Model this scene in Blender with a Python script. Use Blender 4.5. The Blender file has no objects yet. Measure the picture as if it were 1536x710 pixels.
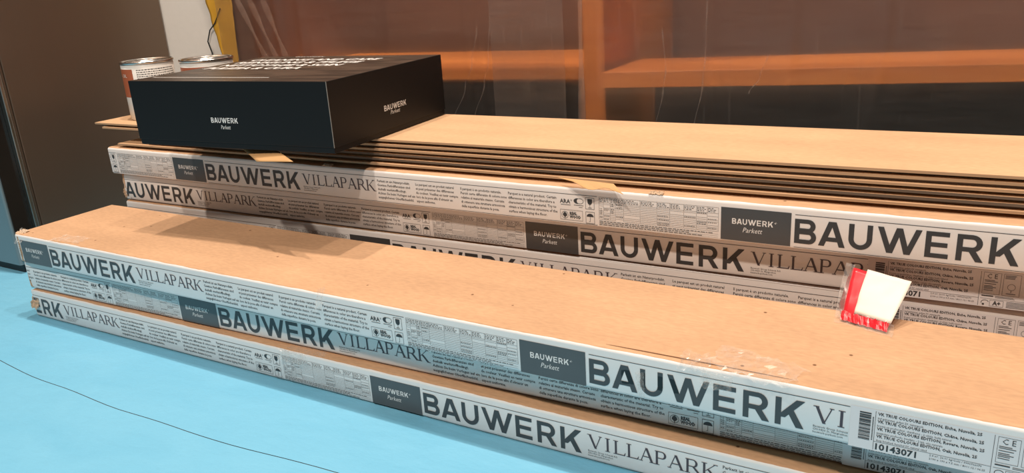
import bpy, bmesh, math, random
from mathutils import Vector, Matrix, noise
random.seed(7)
sc = bpy.context.scene
COL = sc.collection

# ------------------------------------------------------------------ camera, world, light, exposure
def basis_cam():
    yaw, pitch, roll = -0.54457, -0.31944, -0.06425
    cy, sy = math.cos(yaw), math.sin(yaw)
    f = Vector((sy*math.cos(pitch), cy*math.cos(pitch), math.sin(pitch)))
    r = Vector((cy, -sy, 0)); u = r.cross(f)
    R = r*math.cos(roll) + u*math.sin(roll)
    U = -r*math.sin(roll) + u*math.cos(roll)
    m = Matrix.Identity(4)
    for i in range(3):
        m[i][0] = R[i]; m[i][1] = U[i]; m[i][2] = -f[i]
    m.translation = (1.5944, -0.7830, 0.6116)
    return m
cd = bpy.data.cameras.new('camera'); cam = bpy.data.objects.new('camera', cd); COL.objects.link(cam)
cam.matrix_world = basis_cam()
cd.sensor_width = 36.0; cd.lens = 1201.98/1536*36.0
cd.shift_x = -0.0004; cd.shift_y = -0.0035
cd.clip_start = 0.02
sc.camera = cam

w = bpy.data.worlds.new('room_light'); sc.world = w; w.use_nodes = True
bg = w.node_tree.nodes['Background']; bg.inputs[0].default_value = (1.0, 0.94, 0.88, 1); bg.inputs[1].default_value = 0.11

def lamp(name, loc, power, color, size=0.03, blend=0.6, angle=120, target=None):
    d = bpy.data.lights.new(name, 'SPOT'); d.energy = power; d.color = color
    d.shadow_soft_size = size; d.spot_size = math.radians(angle); d.spot_blend = blend
    o = bpy.data.objects.new(name, d); COL.objects.link(o); o.location = loc
    if target:
        o.rotation_euler = (Vector(target)-Vector(loc)).to_track_quat('-Z', 'Y').to_euler()
    return o
WARM = (1.0, 0.84, 0.70)
lamp('ceiling_spot', (0.97, 0.26, 3.60), 222, WARM, 0.035)
lamp('ceiling_spot', (0.30, 0.26, 3.60), 212, WARM, 0.035)
lamp('ceiling_spot', (2.05, 0.15, 3.60), 125, WARM, 0.045)
lamp('ceiling_spot', (0.95, -2.15, 3.60), 290, (1.0, 0.83, 0.69), 0.07, angle=150)  # front spot added to brighten the carton faces
lamp('ceiling_spot', (2.20, -2.25, 3.60), 270, (1.0, 0.83, 0.69), 0.07, angle=150)  # second added front spot, lighting the faces further right

vs = sc.view_settings
vs.view_transform = 'Standard'; vs.look = 'None'; vs.gamma = 1.0; vs.use_curve_mapping = False
vs.exposure = 0.0

# ------------------------------------------------------------------ helpers
def tag(o, label=None, cat=None, group=None, kind=None):
    if label: o['label'] = label
    if cat: o['category'] = cat
    if group: o['group'] = group
    if kind: o['kind'] = kind
    return o
def empty(name, loc=(0, 0, 0), rz=0.0):
    o = bpy.data.objects.new(name, None); o.empty_display_size = 0.05
    o.location = loc; o.rotation_euler = (0, 0, rz); COL.objects.link(o); return o
class MB:
    def __init__(s): s.v = []; s.f = []
    def add(s, vs, fs):
        n = len(s.v); s.v += [tuple(a) for a in vs]; s.f += [tuple(i+n for i in f) for f in fs]; return s
    def box(s, x0, x1, y0, y1, z0, z1):
        return s.add([(x0,y0,z0),(x1,y0,z0),(x1,y1,z0),(x0,y1,z0),(x0,y0,z1),(x1,y0,z1),(x1,y1,z1),(x0,y1,z1)],
                     [(0,3,2,1),(4,5,6,7),(0,1,5,4),(1,2,6,5),(2,3,7,6),(3,0,4,7)])
    def poly2(s, pts, y=0.0):           # polygon in the print plane (u,v) -> (u,y,v)
        return s.add([(a, y, b) for a, b in pts], [tuple(range(len(pts)))])
    def rect2(s, x0, x1, z0, z1, y=0.0): return s.poly2([(x0,z0),(x1,z0),(x1,z1),(x0,z1)], y)
    def mesh(s, name):
        m = bpy.data.meshes.new(name); m.from_pydata(s.v, [], s.f); m.update(); return m
def put(name, me, mat, parent=None, loc=None, smooth=False, bevel=0, segs=2):
    if isinstance(me, MB): me = me.mesh(name)
    o = bpy.data.objects.new(name, me); COL.objects.link(o)
    if mat and not me.materials: me.materials.append(mat)
    if parent: o.parent = parent
    if loc: o.location = loc
    if smooth:
        for p in me.polygons: p.use_smooth = True
    if bevel:
        b = o.modifiers.new('bevel', 'BEVEL'); b.width = bevel; b.segments = segs; b.limit_method = 'ANGLE'
    return o
def tube(path, r, n=8):
    mb = MB(); P = [Vector(p) for p in path]; rings = []
    for i, p in enumerate(P):
        t = (P[min(i+1, len(P)-1)]-P[max(i-1, 0)]).normalized()
        a = t.orthogonal().normalized(); b = t.cross(a)
        rings.append([p+a*r*math.cos(2*math.pi*k/n)+b*r*math.sin(2*math.pi*k/n) for k in range(n)])
    mb.v = [tuple(q) for rg in rings for q in rg]
    for i in range(len(P)-1):
        for k in range(n):
            k2 = (k+1) % n; mb.f.append((i*n+k, i*n+k2, (i+1)*n+k2, (i+1)*n+k))
    mb.f.append(tuple(range(n-1, -1, -1))); mb.f.append(tuple((len(P)-1)*n+k for k in range(n)))
    return mb
def lathe(prof, n=64):
    mb = MB()
    for (r, z) in prof:
        for k in range(n):
            a = 2*math.pi*k/n; mb.v.append((r*math.cos(a), r*math.sin(a), z))
    for i in range(len(prof)-1):
        for k in range(n):
            k2 = (k+1) % n; mb.f.append((i*n+k, i*n+k2, (i+1)*n+k2, (i+1)*n+k))
    return mb

# ------------------------------------------------------------------ materials
def mat(name):
    m = bpy.data.materials.new(name); m.use_nodes = True
    nt = m.node_tree; return m, nt, nt.nodes['Principled BSDF']
def N(nt, t, **kw):
    n = nt.nodes.new(t)
    for k, v in kw.items():
        if k in n.inputs: n.inputs[k].default_value = v
        else: setattr(n, k, v)
    return n
def rgba(c): return (c[0], c[1], c[2], 1)
def plain(name, c, rough=0.6, metal=0.0, spec=0.5, noise_amt=0.0, scale=40, stretch=(1, 1, 1), bump=0.0, coat=0.0):
    m, nt, p = mat(name)
    p.inputs['Base Color'].default_value = rgba(c); p.inputs['Roughness'].default_value = rough
    p.inputs['Metallic'].default_value = metal; p.inputs['Specular IOR Level'].default_value = spec
    p.inputs['Coat Weight'].default_value = coat; p.inputs['Coat Roughness'].default_value = 0.2
    if noise_amt or bump:
        tc = N(nt, 'ShaderNodeTexCoord'); mp = N(nt, 'ShaderNodeMapping'); mp.inputs['Scale'].default_value = stretch
        nz = N(nt, 'ShaderNodeTexNoise'); nz.inputs['Scale'].default_value = scale; nz.inputs['Detail'].default_value = 6; nz.inputs['Roughness'].default_value = 0.65
        nt.links.new(tc.outputs['Object'], mp.inputs[0]); nt.links.new(mp.outputs[0], nz.inputs['Vector'])
        if noise_amt:
            mx = N(nt, 'ShaderNodeMix', data_type='RGBA')
            mx.inputs[6].default_value = rgba([max(0, a*(1-noise_amt)) for a in c]); mx.inputs[7].default_value = rgba([min(1, a*(1+noise_amt)) for a in c])
            nt.links.new(nz.outputs['Fac'], mx.inputs[0]); nt.links.new(mx.outputs[2], p.inputs['Base Color'])
        if bump:
            b = N(nt, 'ShaderNodeBump'); b.inputs['Strength'].default_value = bump; b.inputs['Distance'].default_value = 0.002
            nt.links.new(nz.outputs['Fac'], b.inputs['Height']); nt.links.new(b.outputs[0], p.inputs['Normal'])
    return m
def kraft_material(name, c, dirt=True):
    m, nt, p = mat(name); p.inputs['Roughness'].default_value = 0.72; p.inputs['Specular IOR Level'].default_value = 0.3
    tc = N(nt, 'ShaderNodeTexCoord')
    mp = N(nt, 'ShaderNodeMapping'); mp.inputs['Scale'].default_value = (0.35, 1, 1)
    a = N(nt, 'ShaderNodeTexNoise'); a.inputs['Scale'].default_value = 260; a.inputs['Detail'].default_value = 5
    b = N(nt, 'ShaderNodeTexNoise'); b.inputs['Scale'].default_value = 14; b.inputs['Detail'].default_value = 4
    nt.links.new(tc.outputs['Object'], mp.inputs[0]); nt.links.new(mp.outputs[0], a.inputs['Vector']); nt.links.new(mp.outputs[0], b.inputs['Vector'])
    m1 = N(nt, 'ShaderNodeMix', data_type='RGBA'); m1.inputs[6].default_value = rgba([x*0.80 for x in c]); m1.inputs[7].default_value = rgba([min(1, x*1.2) for x in c])
    nt.links.new(a.outputs['Fac'], m1.inputs[0])
    m2 = N(nt, 'ShaderNodeMix', data_type='RGBA', blend_type='MULTIPLY'); m2.inputs[0].default_value = 1.0
    r = N(nt, 'ShaderNodeValToRGB'); r.color_ramp.elements[0].position = 0.25; r.color_ramp.elements[0].color = (0.86, 0.84, 0.82, 1)
    r.color_ramp.elements[1].position = 0.75; r.color_ramp.elements[1].color = (1.06, 1.04, 1.02, 1)
    nt.links.new(b.outputs['Fac'], r.inputs[0]); nt.links.new(m1.outputs[2], m2.inputs[6]); nt.links.new(r.outputs[0], m2.inputs[7])
    out = m2.outputs[2]
    if dirt:      # small dark specks and scuffs
        v = N(nt, 'ShaderNodeTexVoronoi'); v.inputs['Scale'].default_value = 19; v.inputs['Randomness'].default_value = 1
        nt.links.new(tc.outputs['Object'], v.inputs['Vector'])
        rr = N(nt, 'ShaderNodeValToRGB'); rr.color_ramp.elements[0].position = 0.028; rr.color_ramp.elements[0].color = (0.32, 0.25, 0.2, 1)
        rr.color_ramp.elements[1].position = 0.05; rr.color_ramp.elements[1].color = (1, 1, 1, 1)
        nt.links.new(v.outputs['Distance'], rr.inputs[0])
        m3 = N(nt, 'ShaderNodeMix', data_type='RGBA', blend_type='MULTIPLY'); m3.inputs[0].default_value = 1.0
        nt.links.new(out, m3.inputs[6]); nt.links.new(rr.outputs[0], m3.inputs[7]); out = m3.outputs[2]
    nt.links.new(out, p.inputs['Base Color'])
    bp = N(nt, 'ShaderNodeBump'); bp.inputs['Strength'].default_value = 0.12; bp.inputs['Distance'].default_value = 0.001
    nt.links.new(a.outputs['Fac'], bp.inputs['Height']); nt.links.new(bp.outputs[0], p.inputs['Normal'])
    return m
M = {}
M['kraft'] = kraft_material('kraft_cardboard', (0.545, 0.345, 0.208))
M['fibre'] = kraft_material('fibreboard_face', (0.60, 0.395, 0.235), dirt=False)
M['fibre_edge'] = plain('fibreboard_edge', (0.46, 0.29, 0.165), 0.8, noise_amt=0.3, scale=60, stretch=(0.2, 1, 4))
M['fibre_edge_grey_shade'] = plain('fibreboard_edge_grey_shade', (0.13, 0.09, 0.062), 0.8, noise_amt=0.35, scale=60, stretch=(0.2, 1, 4))  # grey board edges; shade of the gaps at recessed sheets painted in too
M['torn'] = plain('torn_board_edge', (0.55, 0.42, 0.30), 0.9, noise_amt=0.3, scale=200, bump=0.4)
M['white'] = plain('white_printed_wrap', (0.80, 0.79, 0.78), 0.42, spec=0.45, noise_amt=0.05, scale=25, stretch=(1, 1, 2))
M['ink'] = plain('slate_ink', (0.038, 0.040, 0.043), 0.45, spec=0.45, noise_amt=0.25, scale=70)
M['patch'] = plain('dark_brand_patch', (0.056, 0.056, 0.057), 0.36, spec=0.6, noise_amt=0.12, scale=30)
M['patch_text'] = plain('white_ink', (0.75, 0.75, 0.74), 0.5)
M['ink_small'] = plain('small_print_ink', (0.055, 0.053, 0.055), 0.5, spec=0.4)
M['product'] = plain('violet_black_ink', (0.068, 0.054, 0.066), 0.45)
def torn_ink():
    m, nt, p = mat('slate_ink_with_torn_film'); p.inputs['Roughness'].default_value = 0.4
    tc = N(nt, 'ShaderNodeTexCoord'); nz = N(nt, 'ShaderNodeTexNoise'); nz.inputs['Scale'].default_value = 60
    nt.links.new(tc.outputs['Object'], nz.inputs['Vector'])
    sx = N(nt, 'ShaderNodeSeparateXYZ'); nt.links.new(tc.outputs['Object'], sx.inputs[0])
    def band(sock, lo, hi, k):
        a = N(nt, 'ShaderNodeMath', operation='MULTIPLY_ADD'); nt.links.new(nz.outputs['Fac'], a.inputs[0]); a.inputs[1].default_value = k; nt.links.new(sock, a.inputs[2])
        g = N(nt, 'ShaderNodeMath', operation='GREATER_THAN'); nt.links.new(a.outputs[0], g.inputs[0]); g.inputs[1].default_value = lo+k*0.5
        l = N(nt, 'ShaderNodeMath', operation='LESS_THAN'); nt.links.new(a.outputs[0], l.inputs[0]); l.inputs[1].default_value = hi+k*0.5
        q = N(nt, 'ShaderNodeMath', operation='MULTIPLY'); nt.links.new(g.outputs[0], q.inputs[0]); nt.links.new(l.outputs[0], q.inputs[1]); return q.outputs[0]
    bx_, bz_ = band(sx.outputs[0], 0.139, 0.2080, 0.006), band(sx.outputs[2], 0.0155, 0.0335, 0.010)
    q = N(nt, 'ShaderNodeMath', operation='MULTIPLY'); nt.links.new(bx_, q.inputs[0]); nt.links.new(bz_, q.inputs[1])
    mx = N(nt, 'ShaderNodeMix', data_type='RGBA'); mx.inputs[6].default_value = (0.055, 0.062, 0.068, 1); mx.inputs[7].default_value = (0.006, 0.006, 0.006, 1)
    nt.links.new(q.outputs[0], mx.inputs[0]); nt.links.new(mx.outputs[2], p.inputs['Base Color']); return m
M['ink_torn'] = torn_ink()
M['ink_sheen'] = plain('slate_ink_film_sheen', (0.050, 0.057, 0.063), 0.45, spec=0.5, noise_amt=0.25, scale=70)  # front cartons' ink lightened, sheen on the milky film put into the colour
M['patch_sheen'] = plain('dark_patch_film_sheen', (0.078, 0.086, 0.092), 0.36, spec=0.6, noise_amt=0.15, scale=30)  # same patch made lighter for the film sheen on the front cartons
M['sticker'] = plain('product_sticker', (0.74, 0.73, 0.745), 0.35, spec=0.5)
M['blackbox'] = plain('black_box_card', (0.0065, 0.0065, 0.007), 0.5, spec=0.28, noise_amt=0.1, scale=300)
M['edge_line'] = plain('worn_card_edge', (0.25, 0.24, 0.22), 0.7)
M['steel'] = plain('bare_tin_metal', (0.62, 0.60, 0.57), 0.22, metal=1.0)
M['tin_white'] = plain('tin_label_white', (0.70, 0.68, 0.64), 0.45)
M['tin_red'] = plain('tin_label_rust', (0.42, 0.11, 0.045), 0.45, noise_amt=0.1)
M['chrome'] = plain('brushed_trim', (0.45, 0.42, 0.38), 0.3, metal=1.0)
M['fridge_door'] = plain('dark_bronze_steel', (0.17, 0.122, 0.090), 0.42, metal=0.75, noise_amt=0.12, scale=3, stretch=(1, 1, 0.05))  # vertical noise bands paint reflected surroundings into the steel colour
M['fridge_side'] = plain('grey_lacquered_side', (0.17, 0.22, 0.24), 0.25, metal=0.35, spec=0.7)
M['gloss_dark'] = plain('glossy_dark_corner', (0.012, 0.010, 0.009), 0.15, spec=0.7)
M['black'] = plain('black_plastic', (0.008, 0.008, 0.008), 0.5)
M['wall'] = plain('white_wall_paint', (0.72, 0.68, 0.63), 0.85, noise_amt=0.04, scale=60, bump=0.15)
M['tape'] = plain('yellow_masking_tape', (0.62, 0.33, 0.035), 0.45, noise_amt=0.15, scale=12)
M['niche_shade'] = plain('dark_niche_shade', (0.020, 0.017, 0.016), 0.6)  # near-black stands in for the shade under the shelf boards
M['subfloor'] = plain('subfloor', (0.05, 0.06, 0.06), 0.9)
M['red'] = plain('red_print', (0.62, 0.018, 0.030), 0.3)
M['paper'] = plain('cream_paper', (0.80, 0.745, 0.66), 0.6, noise_amt=0.04, scale=50)
M['red_in_shade'] = plain('red_back_shaded', (0.30, 0.02, 0.02), 0.5)  # the pouch red again, darkened for the shade on its back leaf
M['kraft_paper'] = plain('kraft_paper', (0.52, 0.31, 0.135), 0.7, noise_amt=0.12, scale=80)
def wood_material(name, c, d):
    m, nt, p = mat(name); p.inputs['Roughness'].default_value = 0.45
    tc = N(nt, 'ShaderNodeTexCoord'); mp = N(nt, 'ShaderNodeMapping'); mp.inputs['Scale'].default_value = (0.6, 6, 9)
    nz = N(nt, 'ShaderNodeTexNoise'); nz.inputs['Scale'].default_value = 7; nz.inputs['Detail'].default_value = 8; nz.inputs['Distortion'].default_value = 0.6
    nt.links.new(tc.outputs['Object'], mp.inputs[0]); nt.links.new(mp.outputs[0], nz.inputs['Vector'])
    r = N(nt, 'ShaderNodeValToRGB'); r.color_ramp.elements[0].position = 0.3; r.color_ramp.elements[0].color = rgba(d)
    r.color_ramp.elements[1].position = 0.7; r.color_ramp.elements[1].color = rgba(c)
    nt.links.new(nz.outputs['Fac'], r.inputs[0]); nt.links.new(r.outputs[0], p.inputs['Base Color']); return m
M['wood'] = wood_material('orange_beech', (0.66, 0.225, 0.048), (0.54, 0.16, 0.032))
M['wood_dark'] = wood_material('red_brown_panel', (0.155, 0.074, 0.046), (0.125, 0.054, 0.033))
def blue_floor():
    m, nt, p = mat('blue_floor_paper'); p.inputs['Roughness'].default_value = 0.5; p.inputs['Specular IOR Level'].default_value = 0.35
    tc = N(nt, 'ShaderNodeTexCoord'); a = N(nt, 'ShaderNodeTexNoise'); a.inputs['Scale'].default_value = 5; a.inputs['Detail'].default_value = 6; a.inputs['Distortion'].default_value = 0.8
    mp = N(nt, 'ShaderNodeMapping'); mp.inputs['Scale'].default_value = (1, 2.2, 1); mp.inputs['Rotation'].default_value = (0, 0, 0.5)
    nt.links.new(tc.outputs['Object'], mp.inputs[0]); nt.links.new(mp.outputs[0], a.inputs['Vector'])
    mx = N(nt, 'ShaderNodeMix', data_type='RGBA'); mx.inputs[6].default_value = (0.135, 0.425, 0.64, 1); mx.inputs[7].default_value = (0.190, 0.50, 0.715, 1)
    nt.links.new(a.outputs['Fac'], mx.inputs[0]); nt.links.new(mx.outputs[2], p.inputs['Base Color'])
    b = N(nt, 'ShaderNodeBump'); b.inputs['Strength'].default_value = 0.25; b.inputs['Distance'].default_value = 0.01
    c = N(nt, 'ShaderNodeTexNoise'); c.inputs['Scale'].default_value = 22; c.inputs['Detail'].default_value = 5
    nt.links.new(mp.outputs[0], c.inputs['Vector']); nt.links.new(c.outputs['Fac'], b.inputs['Height']); nt.links.new(b.outputs[0], p.inputs['Normal'])
    return m
M['blue'] = blue_floor()
def film_material(name, haze, tint=(0.96, 0.94, 0.92), body=(0.55, 0.50, 0.47), streak=0.25, scale=9, stretch=(1, 1, 12), gloss=0.35, blur=0.0):
    m = bpy.data.materials.new(name); m.use_nodes = True; nt = m.node_tree; nt.nodes.clear()
    out = N(nt, 'ShaderNodeOutputMaterial'); tr = N(nt, 'ShaderNodeBsdfTransparent'); tr.inputs[0].default_value = rgba(tint)
    di = N(nt, 'ShaderNodeBsdfDiffuse'); di.inputs[0].default_value = rgba(body)
    tl = N(nt, 'ShaderNodeBsdfTranslucent'); tl.inputs[0].default_value = rgba(body)
    gl = N(nt, 'ShaderNodeBsdfGlossy'); gl.inputs[0].default_value = (1, 1, 1, 1); gl.inputs['Roughness'].default_value = 0.22
    a1 = N(nt, 'ShaderNodeMixShader'); a1.inputs[0].default_value = 0.5
    nt.links.new(di.outputs[0], a1.inputs[1]); nt.links.new(tl.outputs[0], a1.inputs[2])
    a2 = N(nt, 'ShaderNodeMixShader'); a2.inputs[0].default_value = gloss
    nt.links.new(a1.outputs[0], a2.inputs[1]); nt.links.new(gl.outputs[0], a2.inputs[2])
    tc = N(nt, 'ShaderNodeTexCoord'); mp = N(nt, 'ShaderNodeMapping'); mp.inputs['Scale'].default_value = stretch
    nz = N(nt, 'ShaderNodeTexNoise'); nz.inputs['Scale'].default_value = scale; nz.inputs['Detail'].default_value = 8; nz.inputs['Roughness'].default_value = 0.7
    nt.links.new(tc.outputs['Object'], mp.inputs[0]); nt.links.new(mp.outputs[0], nz.inputs['Vector'])
    mr = N(nt, 'ShaderNodeMapRange'); mr.inputs[1].default_value = 0.35; mr.inputs[2].default_value = 0.75
    mr.inputs[3].default_value = haze*(1-streak); mr.inputs[4].default_value = haze*(1+streak)
    nt.links.new(nz.outputs['Fac'], mr.inputs[0])
    # fine slanting scuffs and stretch marks in the film
    m2 = N(nt, 'ShaderNodeMapping'); m2.inputs['Rotation'].default_value = (0, 0.55, 0); m2.inputs['Scale'].default_value = (26, 26, 0.9)
    n2 = N(nt, 'ShaderNodeTexNoise'); n2.inputs['Scale'].default_value = 5; n2.inputs['Detail'].default_value = 3
    nt.links.new(tc.outputs['Object'], m2.inputs[0]); nt.links.new(m2.outputs[0], n2.inputs['Vector'])
    r2 = N(nt, 'ShaderNodeMapRange'); r2.inputs[1].default_value = 0.62; r2.inputs[2].default_value = 0.80; r2.inputs[3].default_value = 0.0; r2.inputs[4].default_value = haze*0.9
    nt.links.new(n2.outputs['Fac'], r2.inputs[0])
    ad = N(nt, 'ShaderNodeMath', operation='ADD'); nt.links.new(mr.outputs[0], ad.inputs[0]); nt.links.new(r2.outputs[0], ad.inputs[1])
    mx = N(nt, 'ShaderNodeMixShader'); nt.links.new(ad.outputs[0], mx.inputs[0])
    through = tr
    if blur:      # milky film: part of the light is spread on its way through
        rf = N(nt, 'ShaderNodeBsdfRefraction'); rf.inputs['Color'].default_value = rgba(tint); rf.inputs['Roughness'].default_value = 0.46; rf.inputs['IOR'].default_value = 1.28
        through = N(nt, 'ShaderNodeMixShader'); through.inputs[0].default_value = blur
        nt.links.new(tr.outputs[0], through.inputs[1]); nt.links.new(rf.outputs[0], through.inputs[2])
    nt.links.new(through.outputs[0], mx.inputs[1]); nt.links.new(a2.outputs[0], mx.inputs[2]); nt.links.new(mx.outputs[0], out.inputs[0])
    return m
M['film'] = film_material('clear_dust_sheet', 0.15, blur=0.55)
M['film2'] = film_material('clear_dust_sheet_fold', 0.20)
M['scrap'] = film_material('clear_tape_scrap', 0.24, tint=(1, 1, 1), body=(0.90, 0.88, 0.85), streak=0.8, scale=90, stretch=(1, 1, 1), gloss=0.12)

# ------------------------------------------------------------------ text: built-in font, turned into meshes once
TXT = {}
def want(key, body, size, line=1.0, shear=0.0, bold=0.0, align='LEFT'):
    c = bpy.data.curves.new('t_'+key, 'FONT'); c.body = body; c.size = size; c.space_line = line
    c.shear = shear; c.offset = bold; c.align_x = align; c.resolution_u = 2 if size > 0.009 else 1
    o = bpy.data.objects.new('t_'+key, c); COL.objects.link(o); TXT[key] = o
L_PITCH = 0.0072
def col(key, body): want(key, body, 0.0060, L_PITCH/0.0060, bold=0.00006)
col('t1', "Parkett ist ein Naturprodukt.\nGewisse Farbdifferenzen sind\ndeshalb werkstoffbedingt.\nAchten Sie beim Verlegen auf ein\nausgeglichenes Oberflächenbild.")
col('t2', "Le parquet est un produit naturel\net peut présenter des différences\nde couleur. Veuillez en tenir compte\nlors de la pose afin d'obtenir un\naspect uniforme.")
col('t3', "Il parquet è un prodotto naturale.\nPerciò certe differenze di colore sono\nrelative al materiale stesso. Cercate\ndi ottenere una struttura armoniosa\ndella superficie durante la posa.")
col('t4', "Parquet is a natural product. Certain\ndifferences in color are therefore a\ncharacteristic of the material. Try to\nobtain a harmonious structure of the\nsurface when laying the floor.")
want('addr', "Bauwerk Group Schweiz AG\nCH-9430 St. Margrethen\nbauwerk-parkett.com", 0.0034, 1.0)
want('ara', "ARA", 0.0090, bold=0.0002)
want('rw', "REAL\nWOOD", 0.0064, 0.85, bold=0.0003)
want('parkett', "Parkett", 0.0098, shear=0.28)
want('reg', "®", 0.005)
want('vk', "VK TRUE COLOURS EDITION, Eiche, Nuvolia, 25\n\nVK TRUE COLOURS EDITION, Chêne, Nuvolia, 25\n\nVK TRUE COLOURS EDITION, Rovere, Nuvolia, 25\n\nVK TRUE COLOURS EDITION, Oak, Nuvolia, 25", 0.0046, 0.92, bold=0.00012)
want('vks', "tief gebürstet, gefast 2V, naturgeölt\n\nbrossé en profondeur, chanfreiné - 2 côtés, huilé naturel\n\nspazzolato profondo, bisellato - 2 lati, olio naturale\n\ndeep brushed, beveled 2V, natural oiled", 0.0032, 1.32)
want('num', "10143071", 0.0098, bold=0.00028)
want('dim', "2.4 m², 26.01 kg/Colis / 9990706079\n2100 x 190 x 9.5 mm / 8011.12 / 06.25", 0.0030, 1.25)
want('ce', "C E", 0.0085)
want('ap', "A+", 0.0075, bold=0.0003)
want('kit', "CLEANING AND CARE\nREINIGUNG & PFLEGE\nNETTOYAGE & SOIN\nPULIZIA & CURA", 0.034, 1.22, bold=0.0011)
want('oil', "-OIL", 0.010)
bpy.context.view_layer.update()
dg = bpy.context.evaluated_depsgraph_get()
TM = {}
for k, o in TXT.items():
    me = bpy.data.meshes.new_from_object(o.evaluated_get(dg))
    TM[k] = ([(v.co.x, v.co.y) for v in me.vertices], [tuple(p.vertices) for p in me.polygons]); bpy.data.meshes.remove(me)
for o in TXT.values():
    c = o.data; bpy.data.objects.remove(o); bpy.data.curves.remove(c)
def text_into(mb, key, x, z, width=None, sx=1.0, sz=1.0, y=0.0, center=False):
    V, Fc = TM[key]; x0 = min(a for a, b in V); x1 = max(a for a, b in V)
    if width: sx = width/(x1-x0)
    off = (x1+x0)/2 if center else x0
    mb.add([(x+(a-off)*sx, y, z+b*sz) for a, b in V], Fc)

# drawn capitals: heavy geometric sans and a light roman with serifs (unit cap height)
def arc(cx, cz, rx, rz, a0, a1, n=10):
    return [(cx+rx*math.cos(math.radians(a0+(a1-a0)*i/n)), cz+rz*math.sin(math.radians(a0+(a1-a0)*i/n))) for i in range(n+1)]
def ring(o_, i_): return [[o_[k], o_[k+1], i_[k+1], i_[k]] for k in range(len(o_)-1)]
def diag(xb, xt, wd, z0=0.0, z1=1.0): return [(xb, z0), (xb+wd, z0), (xt+wd, z1), (xt, z1)]
def R_(x0, x1, z0, z1): return [(x0, z0), (x1, z0), (x1, z1), (x0, z1)]
def sans(ch, W):
    t = 0.190; P = []
    if ch == 'B':
        P += [R_(0, t, 0, 1)]
        for (z0, z1, w_) in ((0.46, 1.0, W*0.95), (0.0, 0.56, W)):
            h = (z1-z0)/2; c = w_-h
            P += [R_(t, c, z1-t*0.9, z1), R_(t, c, z0, z0+t*0.9)]
            P += ring(arc(c, z0+h, h, h, 90, -90), arc(c, z0+h, h-t, h-t*0.9, 90, -90))
    if ch == 'A':
        m_ = W/2; P += [diag(0, m_-0.14, 0.215), diag(W-0.215, m_-0.075, 0.215), R_(W*0.2, W*0.8, 0.2, 0.37)]
    if ch == 'U':
        r = W/2; P += [R_(0, t, r, 1), R_(W-t, W, r, 1)] + ring(arc(r, r, r, r, 180, 360, 16), arc(r, r, r-t, r-t*0.95, 180, 360, 16))
    if ch == 'W':
        q = 0.205; P += [diag(W*0.235, 0, q), diag(W*0.235, W*0.43, q), diag(W*0.765-q, W*0.57-q, q), diag(W*0.765-q, W-q, q)]
    if ch == 'E':
        P += [R_(0, t, 0, 1), R_(t, W, 1-t*0.9, 1), R_(t, W*0.94, 0.42, 0.42+t*0.9), R_(t, W, 0, t*0.9)]
    if ch == 'R':
        z0 = 0.36; h = (1-z0)/2; c = W*0.93-h
        P += [R_(0, t, 0, 1), R_(t, c, 1-t*0.9, 1), R_(t, c, z0, z0+t*0.9)] + ring(arc(c, z0+h, h, h, 90, -90), arc(c, z0+h, h-t, h-t*0.9, 90, -90))
        P += [diag(W-0.235, W*0.42, 0.235, 0, z0+0.06)]
    if ch == 'K':
        P += [R_(0, t, 0, 1), diag(t*0.3, W-0.26, 0.26, 0.30, 1.0), diag(W-0.25, W*0.36, 0.245, 0, 0.62)]
    return P
BRAND = [('B', 0.0961, 0.1232), ('A', 0.1259, 0.1580), ('U', 0.1615, 0.1891), ('W', 0.1944, 0.2436), ('E', 0.2478, 0.2730), ('R', 0.2809, 0.3096), ('K', 0.3153, 0.3455)]
def brand_into(mb, x, z, width, h, y=0.0, cols=BRAND):
    x0 = BRAND[0][1]; tot = BRAND[-1][2]-x0; k = width/tot
    for ch, a, b in BRAND:
        W = (b-a)*k/h
        for i, pl in enumerate(sans(ch, W)): mb.poly2([(x+(a-x0)*k+px*h, z+pz*h) for px, pz in pl], y-0.000012*(i+1))
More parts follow.
